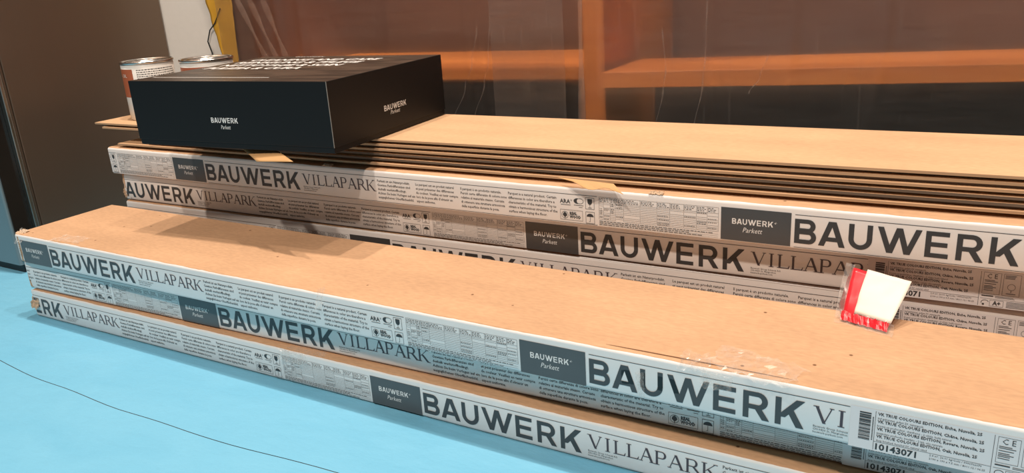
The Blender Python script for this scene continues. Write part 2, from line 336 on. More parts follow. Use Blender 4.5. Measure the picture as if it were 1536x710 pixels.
def serif(ch, W):
    T, t, s, sh = 0.145, 0.062, 0.10, 0.045; P = []
    def foot(x, z, w2): P.append(R_(x-w2, x+w2, z, z+sh) if z < 0.5 else R_(x-w2, x+w2, z-sh, z))
    if ch == 'V': P += [diag(W*0.47, W*0.10, T*1.15), diag(W*0.50, W*0.84, t)]; foot(W*0.15, 1, 0.15); foot(W*0.86, 1, 0.12)
    if ch == 'I': x = W/2; P += [R_(x-T/2, x+T/2, 0, 1)]; foot(x, 0, 0.17); foot(x, 1, 0.17)
    if ch == 'L':
        x = 0.2; P += [R_(x-T/2, x+T/2, 0, 1), R_(x, W*0.95, 0, t), [(W*0.86, t), (W*0.95, 0), (W, 0.24), (W*0.965, 0.24)]]; foot(x, 0, 0.17); foot(x, 1, 0.17)
    if ch == 'A': P += [diag(W*0.11, W*0.46, t), diag(W*0.80, W*0.42, T*1.15), R_(W*0.26, W*0.72, 0.33, 0.33+t)]; foot(W*0.13, 0, 0.13); foot(W*0.87, 0, 0.16)
    if ch in 'PR':
        x = 0.2; z0 = 0.46; h = (1-z0)/2; c = W*(0.60 if ch == 'P' else 0.52)
        P += [R_(x-T/2, x+T/2, 0, 1), R_(x, c, 1-t, 1), R_(x, c, z0, z0+t)] + ring(arc(c, z0+h, h*1.05, h, 90, -90), arc(c, z0+h, h*1.05-T, h-t, 90, -90))
        foot(x, 0, 0.17); foot(x, 1, 0.13)
        if ch == 'R': P += [diag(W*0.86, W*0.46, T*1.2, 0, z0+0.02)]; foot(W*0.97, 0, 0.10)
    if ch == 'K':
        x = 0.2; P += [R_(x-T/2, x+T/2, 0, 1), diag(x+0.06, W*0.80, t, 0.44, 1), diag(W*0.80, x+0.16, T*1.25, 0, 0.56)]
        foot(x, 0, 0.17); foot(x, 1, 0.17); foot(W*0.84, 1, 0.14); foot(W*0.94, 0, 0.14)
    return P
PROD = [('V', 0.3535, 0.3810), ('I', 0.3768, 0.3880), ('L', 0.3895, 0.4062), ('L', 0.4068, 0.4235), ('A', 0.4235, 0.4425), ('P', 0.4430, 0.4612), ('A', 0.4602, 0.4812), ('R', 0.4820, 0.5025), ('K', 0.5025, 0.5230)]
PROD = [('V', 0.3535, 0.3752), ('I', 0.3758, 0.3880), ('L', 0.3892, 0.4062), ('L', 0.4068, 0.4238), ('A', 0.4238, 0.4432), ('P', 0.4432, 0.4605), ('A', 0.4605, 0.4815), ('R', 0.4818, 0.5025), ('K', 0.5022, 0.5230)]
def product_into(mb, z, h):
    for ch, a, b in PROD:
        for i, pl in enumerate(serif(ch, (b-a)/h)): mb.poly2([(a+px*h, z+pz*h) for px, pz in pl], -0.000012*(i+1))

# the repeating print of the wrap, in metres; origin = lower left of the dark patch
PERIOD = 1.12
def wrap_pattern():
    D = {k: MB() for k in ('brand_patch', 'patch_lettering', 'brand_lettering', 'product_lettering', 'upper_rule', 'lower_rule', 'address_text', 'german_text', 'french_text', 'italian_text', 'english_text', 'recycling_mark', 'wood_mark', 'glass_mark', 'umbrella_mark', 'specification_table')}
    D['brand_patch'].rect2(0.0, 0.0915, 0, 0.0457)
    brand_into(D['patch_lettering'], 0.0150, 0.0235, 0.054, 0.0078, -0.0002)
    text_into(D['patch_lettering'], 'parkett', 0.0425, 0.0128, width=0.026, y=-0.0002, center=True)
    text_into(D['patch_lettering'], 'reg', 0.0705, 0.0275, y=-0.0002)
    brand_into(D['brand_lettering'], 0.0961, 0.0056, 0.2494, 0.0330)
    product_into(D['product_lettering'], 0.0175, 0.0195)
    text_into(D['address_text'], 'addr', 0.3545, 0.0118, width=0.040)
    for i in range(40):
        a = 0.0961+(0.9375-0.0961)*i/40; b = 0.0961+(0.9375-0.0961)*(i+1)/40
        D['upper_rule'].rect2(a, b, 0.0436, 0.0443); D['lower_rule'].rect2(a, b, -0.0006, 0.0001)
    for nm, k, x, wd in (('german_text', 't1', 0.5278, 0.0785), ('french_text', 't2', 0.6090, 0.0840), ('italian_text', 't3', 0.6985, 0.0860), ('english_text', 't4', 0.7870, 0.0850)):
        text_into(D[nm], k, x, 0.0348, width=wd)
    P = D['recycling_mark']
    text_into(P, 'ara', 0.8768, 0.0296, width=0.0172)
    for q in ring(arc(0.8957, 0.0347, 0.0012, 0.0012, 0, 360, 12), arc(0.8957, 0.0347, 0.0008, 0.0008, 0, 360, 12)): P.poly2(q)
    c0, c1 = arc(0.9068, 0.0343, 0.0072, 0.0044, 100, 260, 16), arc(0.9092, 0.0343, 0.0044, 0.0040, 100, 260, 16)
    for q in ring(c0, c1): P.poly2(q)
    for q in ring(arc(0.9095, 0.0343, 0.0062, 0.0043, -110, 110, 16), arc(0.9095, 0.0343, 0.0056, 0.0037, -110, 110, 16)): P.poly2(q)
    P.rect2(0.8785, 0.8945, 0.0268, 0.0275); P.rect2(0.9000, 0.9155, 0.0274, 0.0281); P.rect2(0.9080, 0.9140, 0.0246, 0.0251)
    def frame(x0, x1, z0, z1, t=0.0005):
        P.rect2(x0, x1, z0, z0+t); P.rect2(x0, x1, z1-t, z1); P.rect2(x0, x0+t, z0+t, z1-t); P.rect2(x1-t, x1, z0+t, z1-t)
    P = D['wood_mark']; frame(0.8768, 0.9138, 0.0035, 0.0195, 0.0004)
    for q in ring(arc(0.8845, 0.0112, 0.0056, 0.0056, 0, 360, 24), arc(0.8845, 0.0112, 0.0051, 0.0051, 0, 360, 24)): P.poly2(q)
    P.poly2([(0.8845, 0.0072), (0.8882, 0.0108), (0.8872, 0.0138), (0.8845, 0.0158), (0.8818, 0.0138), (0.8808, 0.0108)])
    P.rect2(0.8841, 0.8849, 0.0052, 0.0075)
    text_into(P, 'rw', 0.8920, 0.0122, width=0.0185)
    P = D['glass_mark']; frame(0.9187, 0.9330, 0.0232, 0.0412)
    P.poly2([(0.9222, 0.0390), (0.9222, 0.0345)] + arc(0.92585, 0.0345, 0.00365, 0.0042, 180, 360, 8) + [(0.9295, 0.0390)])
    P.rect2(0.9256, 0.9261, 0.0258, 0.0305); P.rect2(0.9230, 0.9287, 0.0252, 0.0259)
    P = D['umbrella_mark']; frame(0.9187, 0.9330, 0.0014, 0.0194)
    P.poly2(arc(0.92585, 0.0118, 0.0056, 0.0048, 0, 180, 12)); P.rect2(0.9256, 0.9261, 0.0045, 0.0120); P.rect2(0.9240, 0.9258, 0.0040, 0.0045)
    # table: columns of ruled rows with short word strokes
    Tb = D['specification_table']; rnd = random.Random(3)
    X0, X1, Z1 = 0.9405, 1.1165, 0.0440
    cols_ = [X0, 0.9475, 0.9580, 0.9660, 0.9790, 1.0040, 1.0290, 1.0480, 1.0680, 1.0860, 1.1010, X1]
    t = 0.00028
    for zz in (Z1, 0.0355): Tb.rect2(X0, X1, zz-t, zz)
    for x in cols_: Tb.rect2(x-t/2, x+t/2, 0.0095, Z1)
    z = 0.0333
    while z > 0.0098:
        for a, b in zip(cols_[:-1], cols_[1:]):
            if rnd.random() < 0.88: Tb.rect2(a+0.0006, b-0.0006, z-t, z)
            if rnd.random() < 0.32 and b-a < 0.02:
                x = a+0.001
                while x < b-0.0025:
                    l = rnd.uniform(0.0008, 0.0022); Tb.rect2(x, min(x+l, b-0.0008), z+0.0006, z+0.0013); x += l+0.0009
        z -= 0.0026
    for zz in (0.0415, 0.0393, 0.0371):
        for a, b in zip(cols_[:-1], cols_[1:]):
            x = a+0.0008; e = a+(b-a)*rnd.uniform(0.55, 0.95)
            while x < e:
                l = rnd.uniform(0.0012, 0.004); Tb.rect2(x, min(x+l, b-0.0006), zz, zz+0.0008); x += l+0.0012
    for zz in (0.0068, 0.0042, 0.0016):
        x = X0; e = X1-rnd.uniform(0.0, 0.05)
        while x < e:
            l = rnd.uniform(0.002, 0.007); Tb.rect2(x, x+l, zz, zz+0.0007); x += l+0.0012
        Tb.rect2(X0, X1, zz-0.0008, zz-0.0006)
    return {k: mb.mesh(k) for k, mb in D.items()}
PAT = wrap_pattern()
PMAT = {'brand_patch': 'patch', 'patch_lettering': 'patch_text', 'brand_lettering': 'ink', 'product_lettering': 'product', 'upper_rule': 'ink', 'lower_rule': 'ink', 'address_text': 'ink_small', 'german_text': 'ink_small', 'french_text': 'ink_small', 'italian_text': 'ink_small', 'english_text': 'ink_small', 'recycling_mark': 'ink', 'wood_mark': 'ink', 'glass_mark': 'ink', 'umbrella_mark': 'ink', 'specification_table': 'ink_small'}
for k, me in PAT.items(): me.materials.append(M[PMAT[k]])
def clipped(me, lo, hi):
    bm = bmesh.new(); bm.from_mesh(me)
    for x, n in ((lo, (-1, 0, 0)), (hi, (1, 0, 0))):
        bmesh.ops.bisect_plane(bm, geom=bm.verts[:]+bm.edges[:]+bm.faces[:], dist=1e-6, plane_co=(x, 0, 0), plane_no=n, clear_outer=True)
    if not bm.faces: bm.free(); return None
    m2 = bpy.data.meshes.new(me.name); bm.to_mesh(m2); bm.free(); m2.materials.append(me.materials[0]); return m2

# product sticker (origin = left of the first text line, wrap base)
def sticker_meshes():
    S = {}
    a = MB(); rnd = random.Random(11); z = 0.0415
    widths = []
    while z > 0.010:
        h = rnd.choice([0.0004, 0.0006, 0.0009, 0.0015]); a.rect2(-0.0168, -0.0060, z-h, z); z -= h+rnd.choice([0.0004, 0.0005, 0.0009])
    for i in range(16): a.rect2(-0.0046, -0.0034, 0.0110+i*0.0017, 0.0110+i*0.0017+0.0010)
    S['barcode'] = a.mesh('barcode')
    b = MB()
    text_into(b, 'vk', 0.0, 0.0405, width=0.0945); text_into(b, 'vks', 0.0, 0.0362, width=0.066)
    text_into(b, 'dim', 0.0490, 0.0068, width=0.048)
    b.rect2(-0.0022, -0.0018, 0.0, 0.0447); b.rect2(-0.0018, 0.1010, 0.0098, 0.0101); b.rect2(0.1010, 0.1014, 0.0, 0.0447)
    S['sticker_text'] = b.mesh('sticker_text')
    c = MB(); text_into(c, 'num', 0.0, 0.0012, width=0.0375); S['article_number'] = c.mesh('article_number')
    d = MB()
    def fr(x0, x1, z0, z1, t=0.0003):
        d.rect2(x0, x1, z0, z0+t); d.rect2(x0, x1, z1-t, z1); d.rect2(x0, x0+t, z0, z1); d.rect2(x1-t, x1, z0, z1)
    fr(0.1040, 0.1225, 0.0160, 0.0440); fr(0.1250, 0.1430, 0.0160, 0.0440)
    text_into(d, 'ce', 0.1132, 0.0365, width=0.0110, center=True)
    for zz in (0.0335, 0.0318, 0.0290, 0.0262, 0.0245, 0.0228, 0.0205):
        d.rect2(0.1055, 0.1055+rnd.uniform(0.009, 0.0155), zz, zz+0.0007)
    for zz in (0.0415, 0.0398, 0.0380): d.rect2(0.1265, 0.1265+rnd.uniform(0.010, 0.015), zz, zz+0.0007)
    for q in ring(arc(0.134, 0.0275, 0.0042, 0.0042, 0, 360, 20), arc(0.134, 0.0275, 0.0038, 0.0038, 0, 360, 20)): d.poly2(q)
    d.rect2(0.1337, 0.1343, 0.0205, 0.0235); d.rect2(0.1290, 0.1390, 0.0185, 0.0192)
    d.rect2(0.1040, 0.1165, 0.0128, 0.0142); d.rect2(0.1185, 0.1375, 0.0134, 0.0139); d.rect2(0.1185, 0.1390, 0.0120, 0.0125)
    d.rect2(0.1030, 0.1700, 0.0098, 0.0101)
    for q in ring(arc(0.1085, 0.0045, 0.0042, 0.0036, 20, 200, 12), arc(0.1085, 0.0045, 0.0036, 0.0030, 20, 200, 12)): d.poly2(q)
    d.poly2(arc(0.1068, 0.0022, 0.0013, 0.0013, 0, 330, 10)); fr(0.1135, 0.1280, 0.0004, 0.0085)
    text_into(d, 'ap', 0.1208, 0.0022, width=0.0085, center=True)
    for i in range(5): d.rect2(0.1310, 0.1690, 0.0008+i*0.0017, 0.0014+i*0.0017)
    S['certificate_marks'] = d.mesh('certificate_marks')
    for m_ in S.values(): m_.materials.append(M['ink_small'])
    S['article_number'].materials[0] = M['ink']; S['barcode'].materials[0] = M['ink']
    return S
STK = sticker_meshes()

# ------------------------------------------------------------------ the setting
FB = MB().box(-2.0, 4.0, -3.0, 1.6, -0.05, -0.0012)
fl = tag(put('floor', FB, M['subfloor']), 'grey sub-floor under the blue covering paper', kind='structure')
def cover(name, edge, far, label):
    """one width of blue floor paper; `edge` and `far` give its two y borders over x, gently rippled"""
    mb = MB(); nx, ny = 150, 24
    for i in range(nx+1):
        x = -1.6+4.6*i/nx; y0, y1 = edge(x), far(x)
        for j in range(ny+1):
            y = y0+(y1-y0)*j/ny
            mb.v.append((x, y, -0.0006+0.0005*noise.noise((x*5, y*9, 3.3))))
    for i in range(nx):
        for j in range(ny):
            a = i*(ny+1)+j; mb.f.append((a, a+ny+1, a+ny+2, a+1))
    bm = mb
    o = put(name, bm, M['blue'], smooth=True); return tag(o, label, 'floor paper', 'widths of blue floor paper')
def seam(x): return -0.150+0.012*math.sin(x*5.2+2.1)*0.9+0.006*noise.noise((x*6, 0.2, 0))
cover('floor_paper', lambda x: seam(x)+0.0007, lambda x: 1.3, 'light blue protective floor paper lying under the stacked cartons')
cover('floor_paper', lambda x: -2.6, lambda x: seam(x)-0.0007, 'light blue protective floor paper in front of the dark seam')

# back wall, niche with shelves behind the dust sheet
tag(put('wall_back', MB().box(-1.6, -0.036, 0.640, 0.80, 0, 2.5), M['wall']), 'white painted wall beside the refrigerator', kind='structure')
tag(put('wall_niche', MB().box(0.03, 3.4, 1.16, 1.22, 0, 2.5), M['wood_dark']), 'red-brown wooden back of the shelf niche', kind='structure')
tag(put('niche_shade_panel', MB().box(0.03, 3.4, 0.98, 1.0, 0, 0.372), M['niche_shade']), 'near-black panel added for the shade under the shelf boards', kind='structure')
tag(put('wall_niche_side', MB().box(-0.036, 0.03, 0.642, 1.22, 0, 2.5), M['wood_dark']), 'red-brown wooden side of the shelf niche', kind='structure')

def board(name, p0, p1, z0, th, depth, label, cat, group=None):
    d = Vector((p1[0]-p0[0], p1[1]-p0[1], 0)); a = math.atan2(d.y, d.x)
    sh_ = math.tan(a)*depth        # ends cut square to the post, not to the board
    mb = MB().box(0, d.length, 0, depth, 0, th); mb.v = [(x+(sh_ if y > 0 else 0), y, z) for x, y, z in mb.v]
    o = put(name, mb, M['wood'], bevel=0.0012)
    o.location = (p0[0], p0[1], z0); o.rotation_euler = (0, 0, a)
    return tag(o, label, cat, group)
shelf_dir = (0.804-0.652)/(1.647-0.952)
board('shelf_board', (0.952, 0.652), (3.0, 0.652+shelf_dir*(3.0-0.952)), 0.379, 0.031, 0.20, 'orange wooden shelf board right of the upright post, behind plastic', 'shelf')
board('shelf_board', (0.036, 0.6685), (0.884, 0.7545), 0.380, 0.027, 0.33, 'orange wooden shelf board between white wall and upright post, behind plastic', 'shelf')
tag(put('shelf_post', MB().box(0.890, 0.935, 0.70, 1.10, 0.0, 1.9), M['wood'], bevel=0.0015), 'upright orange wooden post dividing the two shelf boards', 'post')
tag(put('niche_shading_board', MB().box(0.94, 3.0, 1.0, 1.15, 1.30, 1.33), M['wood'], bevel=0.0015), 'unseen orange wooden board added to shade the back of the niche', 'shelf')  # out-of-view board added so the niche back falls into shadow

# ------------------------------------------------------------------ refrigerator
fr = tag(empty('refrigerator', (-0.31, 0.140, 0)), 'tall dark bronze refrigerator with grey side standing left of the stack', 'refrigerator')
bd = MB(); rc = 0.006
pl = [(-0.62, 0.0), (-rc, 0.0)] + [(-rc+rc*math.sin(math.radians(a)), rc-rc*math.cos(math.radians(a))) for a in range(15, 91, 15)] + [(0.0, 0.47), (-0.62, 0.47)]
n = len(pl); bd.v = [(x, y, 0.021) for x, y in pl]+[(x, y, 1.85) for x, y in pl]
bd.f = [tuple(range(n-1, -1, -1)), tuple(range(n, 2*n))]+[(i, (i+1) % n, (i+1) % n+n, i+n) for i in range(n)]
put('cabinet_body', bd, M['fridge_side'], fr)
put('plinth', MB().box(-0.60, -0.01, 0.010, 0.46, 0.0, 0.021), M['black'], fr)
put('door_gasket', MB().box(0.0, 0.003, 0.006, 0.49, 0.03, 1.84), M['gloss_dark'], fr)
put('door', MB().box(0.003, 0.016, 0.064, 0.495, 0.03, 1.84), M['fridge_door'], fr, bevel=0.002)
put('door_trim', MB().box(0.003, 0.018, 0.047, 0.0555, 0.03, 1.84), M['chrome'], fr, bevel=0.0015)
put('door_trim', MB().box(0.003, 0.014, 0.0575, 0.0632, 0.03, 1.84), M['fridge_door'], fr, bevel=0.0010)

# ------------------------------------------------------------------ cartons
H = 0.0588; PITCH = 0.0599; DEPTH = 0.2130; LEN = 2.13
def carton_body(seed, wear=0.0):
    """rounded long box; edges wobble a little, the left end can be battered"""
    r = 0.0052; pts = []
    def cr(cy, cz, a0):
        return [(cy+r*math.cos(math.radians(a0+a)), cz+r*math.sin(math.radians(a0+a))) for a in (0, 30, 60, 90)]
    y0, y1 = 0.0006, DEPTH
    pts = cr(y0+r, r, 180)+cr(y1-r, r, 270)+cr(y1-r, H-r, 0)+cr(y0+r, H-r, 90)
    n = len(pts); nx = 110; mb = MB()
    xs = [LEN*(i/nx)**1.25 for i in range(nx+1)]
    for x in xs:
        for (y, z) in pts:
            k = noise.noise((x*7, y*40, z*60+seed*5.1))
            dz = 0.0010*noise.noise((x*4, y*9, seed*3.7)) if z > H*0.6 else 0.0
            e = max(0.0, 1-x/0.03)*wear
            mb.v.append((x+e*0.010*noise.noise((y*70, z*70, seed+9.0)), y+0.0003*k*(y < 0.02)+e*0.006*noise.noise((x*60, z*80, seed)), z+dz*0.3-e*0.003*abs(k)*(z > H*0.5)))
    for i in range(nx):
        for k in range(n):
            k2 = (k+1) % n; mb.f.append((i*n+k, (i+1)*n+k, (i+1)*n+k2, i*n+k2))
    mb.f.append(tuple(range(n))); mb.f.append(tuple(nx*n+k for k in range(n-1, -1, -1)))
    return mb
def wrap_strip(seed, ragged=0.0007):
    """white printed paper: front face, round the upper edge and a few millimetres onto the top"""
    r = 0.0052; r2 = r+0.0006; mb = MB(); nx = 260; rows = []
    for i in range(nx+1):
        x = LEN*(i/nx)
        end = 44+1000*ragged*(12*noise.noise((x*26, seed*2.3, 0))+7*noise.noise((x*110, seed*2.3, 4)))
        dz = 0.0010*noise.noise((x*4, 0.02, seed*3.7))*0.3
        row = [(x, 0.0016, 0.0016), (x, 0.0, r), (x, 0.0, H-r)]
        for k in range(1, 6):
            t = math.radians(max(14.0, min(80.0, end))*k/5); row.append((x, r2-r2*math.cos(t), H-r+r2*math.sin(t)+dz*math.sin(t)))
        rows.append(row)
    m_ = len(rows[0])
    for row in rows: mb.v += row
    for i in range(nx):
        for j in range(m_-1):
            a = i*m_+j; mb.f.append((a, a+m_, a+m_+1, a+1))
    return mb
SHEEN = {}
def carton(level, y0, wv, s_left, o_u, z_off, label, stick_x=None, seed=1, wear=0.2, prints=True, group=None, torn=False, film_sheen=False):
    zb = level*PITCH
    t = tag(empty('parquet_carton', (s_left*math.cos(wv), y0+s_left*math.sin(wv), zb), wv), label, 'carton', group)
    put('carton_body', carton_body(seed, wear), M['kraft'], t, smooth=False)
    # end flaps: two card panels meeting at mid height on the left end
    fb = MB().box(-0.0016, 0.0004, 0.006, DEPTH-0.006, 0.003, H*0.49); put('end_flap', fb, M['kraft'], t)
    fb = MB().box(-0.0030, -0.0002, 0.006, DEPTH-0.006, H*0.52, H-0.004); put('end_flap', fb, M['kraft'], t)
    if not prints: return t
    strip = put('printed_wrap', wrap_strip(seed), M['white'], t, smooth=True)
    stick = None if stick_x is None else stick_x-s_left
    lo = 0.0015; hi = (stick-0.0262) if stick else LEN-0.002
    for k in range(-1, 3):
        x = o_u-s_left+k*PERIOD
        if x > hi or x+PERIOD < lo: continue
        for nm, me in PAT.items():
            m2 = me
            xs = [v.co.x for v in me.vertices]
            if x+min(xs) < lo or x+max(xs) > hi:
                m2 = clipped(me, lo-x, hi-x)
                if m2 is None: continue
            po_ = put(nm, m2, None, strip, (x, -0.0004, z_off))
            if film_sheen and nm in ('brand_lettering', 'brand_patch'):
                key = nm if m2 is me else None
                if key not in SHEEN:
                    fm = m2.copy(); fm.materials[0] = M['ink_sheen' if nm == 'brand_lettering' else 'patch_sheen']
                    if key: SHEEN[key] = fm
                else: fm = SHEEN[key]
                po_.data = fm
            if nm == 'brand_lettering' and torn and k == 1:
                po_.data = m2.copy(); po_.data.materials[0] = M['ink_torn']
    if stick:
        s = put('product_sticker', MB().rect2(stick-0.0255, stick+0.175, -0.0012, 0.0462).mesh('product_sticker'), M['sticker'], strip, (0, -0.0003, z_off))
        for nm, me in STK.items(): put(nm, me, None, strip, (stick, -0.0006, z_off))
    return t
cA = carton(2, 0.0, 0.0, -0.0125, 0.0, 0.0022, 'top carton of the low front stack, with scuffed brown lid', stick_x=1.5355, seed=1, wear=0.45, torn=True, film_sheen=True)
cB = carton(1, 0.0094, 0.0297, -0.022, 0.4226, 0.0021, 'middle carton of the low front stack, skewed back under the top one', stick_x=1.5255, seed=2, wear=0.3, film_sheen=True)
cC = carton(0, 0.0062, 0.0121, -0.020, -0.2737, 0.0030, 'bottom carton of the low front stack, resting on blue floor paper', seed=3, wear=1.0, film_sheen=True)
cD = carton(4, 0.2364, 0.0064, -0.025, 0.1829, 0.0038, 'uppermost carton of the tall rear stack, directly under the fibreboard sheets', seed=4, wear=0.3)
cE = carton(3, 0.2477, 0.0206, -0.012, -0.1369, 0.0022, 'second carton from the top of the tall rear stack', stick_x=1.5125, seed=5, wear=0.8)
cF = carton(2, 0.2427, 0.0278, -0.010, 0.6149, 0.0012, 'third carton from the top of the tall rear stack, half hidden behind the front stack', stick_x=1.534, seed=6, wear=0.5)
cG = carton(1, 0.2480, 0.0297, -0.010, 0.30, 0.0022, 'carton hidden low in the rear stack, second above the floor', seed=8, prints=False)
cH = carton(0, 0.2480, 0.012, -0.015, 0.70, 0.0022, 'carton at the foot of the rear stack, on the floor paper', seed=9, prints=False)

# ------------------------------------------------------------------ fibreboard sheets on the rear stack
ZS = 5*PITCH+0.0001; TH = 0.00402
offs = [0.024, 0.003, 0.016, 0.007, 0.034, 0.010, 0.036, 0.008, 0.017, 0.0095, 0.021, 0.0125]
edge_of = [0, 0, 1, 1, 1, 1, 1, 0, 1, 0, 1, 0]
lefts = [0.012, 0.006, 0.09, 0.10, 0.12, 0.07, 0.11, 0.13, 0.02, -0.045, -0.066, -0.072]
ORD = ['top', 'second', 'third', 'fourth', 'fifth', 'sixth', 'seventh', 'eighth', 'ninth', 'tenth', 'eleventh']
def sheet_label(i):
    if i == 11: return 'uppermost thin fibreboard sheet, bare top under black box and tins'
    if i == 0: return 'lowest thin fibreboard sheet, directly on the rear stack of cartons'
    return 'thin brown fibreboard sheet, %s from the top of the pile' % ORD[11-i]
for i in range(12):
    yw = 0.0180+0.0012*math.sin(i*2.2)
    o = empty('fibreboard_sheet', (lefts[i], 0.2385+offs[i]+0.018*lefts[i], ZS+i*TH), yw)
    tag(o, sheet_label(i), 'sheet', 'thin fibreboard sheets piled on the rear cartons')
    L = 2.08+0.02*math.sin(i*1.7)
    b = MB(); nx = 24
    for k in range(nx+1):
        x = L*k/nx; dy = 0.0012*noise.noise((x*2.2, i*3.1, 0))
        for (y, z) in ((0.0+dy, 0.0002), (0.232, 0.0002), (0.232, TH-0.0002), (0.0+dy, TH-0.0002)): b.v.append((x, y, z))
    for k in range(nx):
        a = k*4
        for q in range(4): b.f.append((a+q, a+4+q, a+4+(q+1) % 4, a+(q+1) % 4))
    b.f.append((0, 1, 2, 3)); b.f.append((nx*4+3, nx*4+2, nx*4+1, nx*4))
    me = b.mesh('sheet_core'); me.materials.append(M['fibre_edge' if edge_of[i] == 0 else 'fibre_edge_grey_shade']); me.materials.append(M['fibre'])
    for p in me.polygons:
        if abs(p.normal.z) > 0.9: p.material_index = 1
    put('sheet_core', me, None, o)
ZT = ZS+12*TH

# kraft slip and torn paper poking out of the pile
def patch_grid(P, nu, nv, fn=None):
    """bilinear patch of four corners (00,10,11,01) with an optional displacement"""
    mb = MB(); A, B, C_, D_ = [Vector(p) for p in P]
    for i in range(nu+1):
        for j in range(nv+1):
            u, v = i/nu, j/nv
            q = A*(1-u)*(1-v)+B*u*(1-v)+C_*u*v+D_*(1-u)*v
            if fn: q = q+Vector(fn(u, v))
            mb.v.append(tuple(q))
    for i in range(nu):
        for j in range(nv):
            a = i*(nv+1)+j; mb.f.append((a, a+nv+1, a+nv+2, a+1))
    return mb
def thin(o, t):
    s = o.modifiers.new('thickness', 'SOLIDIFY'); s.thickness = t; s.offset = 0; return o
zk = ZS+3*TH
def slip():
    mb = MB(); RL, RR, FR_, FL = [Vector(p) for p in ((0.37, 0.215, 0), (0.455, 0.215, 0), (0.654, 0.112, 0), (0.564, 0.118, 0))]
    nu, nv = 8, 20
    for i in range(nu+1):
        for j in range(nv+1):
            u, v = i/nu, j/nv
            q = RL*(1-u)*(1-v)+RR*u*(1-v)+FR_*u*v+FL*(1-u)*v
            d = max(0.0, v-0.35)/0.65
            mb.v.append((q.x, q.y, ZT+0.0006-(0.0085*u+0.0155*(1-u))*d**1.3))
    for i in range(nu):
        for j in range(nv): a = i*(nv+1)+j; mb.f.append((a, a+1, a+nv+2, a+nv+1))
    return mb
k = put('cardboard_slip', slip(), M['kraft_paper'], smooth=True)
tag(thin(k, 0.0006), 'bright kraft card slip drooping from under the black box', 'card')
k = put('torn_paper', patch_grid([(1.058, 0.2400, zk+0.001), (1.150, 0.2370, zk-0.001), (1.172, 0.222, zk-0.008), (1.085, 0.228, zk-0.003)], 14, 6,
        lambda u, v: (0, -0.004*math.sin(u*7)*v, 0.0045*math.sin(u*9+1)*v*(1-u*0.3)-0.004*math.exp(-((u-0.8)/0.13)**2)*v)), M['kraft_paper'])
tag(thin(k, 0.0006), 'crumpled torn yellowish paper scrap hanging from the sheet pile', 'paper')

# ------------------------------------------------------------------ black kit box
BW, BD, BH = 0.4376, 0.3489, 0.1137
bx = tag(empty('black_box', (0.7159, 0.1435, ZT+0.0011), 0.078), 'black lidded cardboard box with white lettering lying on the fibreboard sheets', 'box')
put('box_base', MB().box(-BW+0.0015, -0.0015, 0.0015, BD-0.0015, 0, 0.03), M['blackbox'], bx, bevel=0.0006)
def kit_top():
    m, nt, p = mat('kit_box_top_print'); p.inputs['Roughness'].default_value = 0.40
    tc = N(nt, 'ShaderNodeTexCoord'); mp = N(nt, 'ShaderNodeMapping'); mp.inputs['Scale'].default_value = (1.2, 5, 1); mp.inputs['Rotation'].default_value = (0, 0, 0.75)
    a = N(nt, 'ShaderNodeTexNoise'); a.inputs['Scale'].default_value = 7; a.inputs['Detail'].default_value = 7; a.inputs['Distortion'].default_value = 0.5
    nt.links.new(tc.outputs['Object'], mp.inputs[0]); nt.links.new(mp.outputs[0], a.inputs['Vector'])
    r = N(nt, 'ShaderNodeValToRGB'); r.color_ramp.elements[0].position = 0.38; r.color_ramp.elements[0].color = (0.030, 0.021, 0.015, 1)
    r.color_ramp.elements[1].position = 0.62; r.color_ramp.elements[1].color = (0.075, 0.052, 0.037, 1)
    nt.links.new(a.outputs['Fac'], r.inputs[0]); nt.links.new(r.outputs[0], p.inputs['Base Color']); return m
M['kit_top'] = kit_top()
lid = put('box_lid', MB().box(-BW, 0, 0, BD, 0.0095, BH), M['blackbox'], bx, bevel=0.0007)
put('lid_print', MB().add([(-BW+0.001, 0.001, BH+0.0002), (-0.001, 0.001, BH+0.0002), (-0.001, BD-0.001, BH+0.0002), (-BW+0.001, BD-0.001, BH+0.0002)], [(0, 1, 2, 3)]), M['kit_top'], lid)
put('worn_edge', MB().box(-0.0006, 0.0003, -0.0003, 0.0006, 0.0095, BH), M['edge_line'], lid)
lg = MB(); brand_into(lg, -0.2535, 0.0440, 0.0600, 0.0088); text_into(lg, 'parkett', -0.2225, 0.0335, width=0.022, center=True)
put('brand_print', lg, M['patch_text'], lid, (0, -0.0004, 0))
lg = MB(); brand_into(lg, 0.0, 0.0415, 0.0690, 0.0095); text_into(lg, 'parkett', 0.0330, 0.0335, width=0.030, center=True)
o = put('brand_print', lg, M['patch_text'], lid, (0.0004, 0.1450, 0)); o.rotation_euler = (0, 0, math.pi/2)
lg = MB(); V, Fc = TM['kit']; x0 = min(a for a, b in V); x1 = max(a for a, b in V); kx = 0.315/(x1-x0)
lg.add([(-0.412+(a-x0)*kx, 0.275+b*1.0, 0) for a, b in V], Fc)
lg.add([(-0.421, 0.040, 0), (-0.150, 0.040, 0), (-0.150, 0.043, 0), (-0.421, 0.043, 0)], [(0, 1, 2, 3)])
put('title_print', lg, M['patch_text'], lid, (0, 0, BH+0.0005))
lg = MB(); brand_into(lg, 0, 0, 0.072, 0.008); lg.v = [(x, z, 0) for x, y, z in lg.v]
put('brand_print', lg, M['patch_text'], lid, (-0.340, 0.333, BH+0.0005))

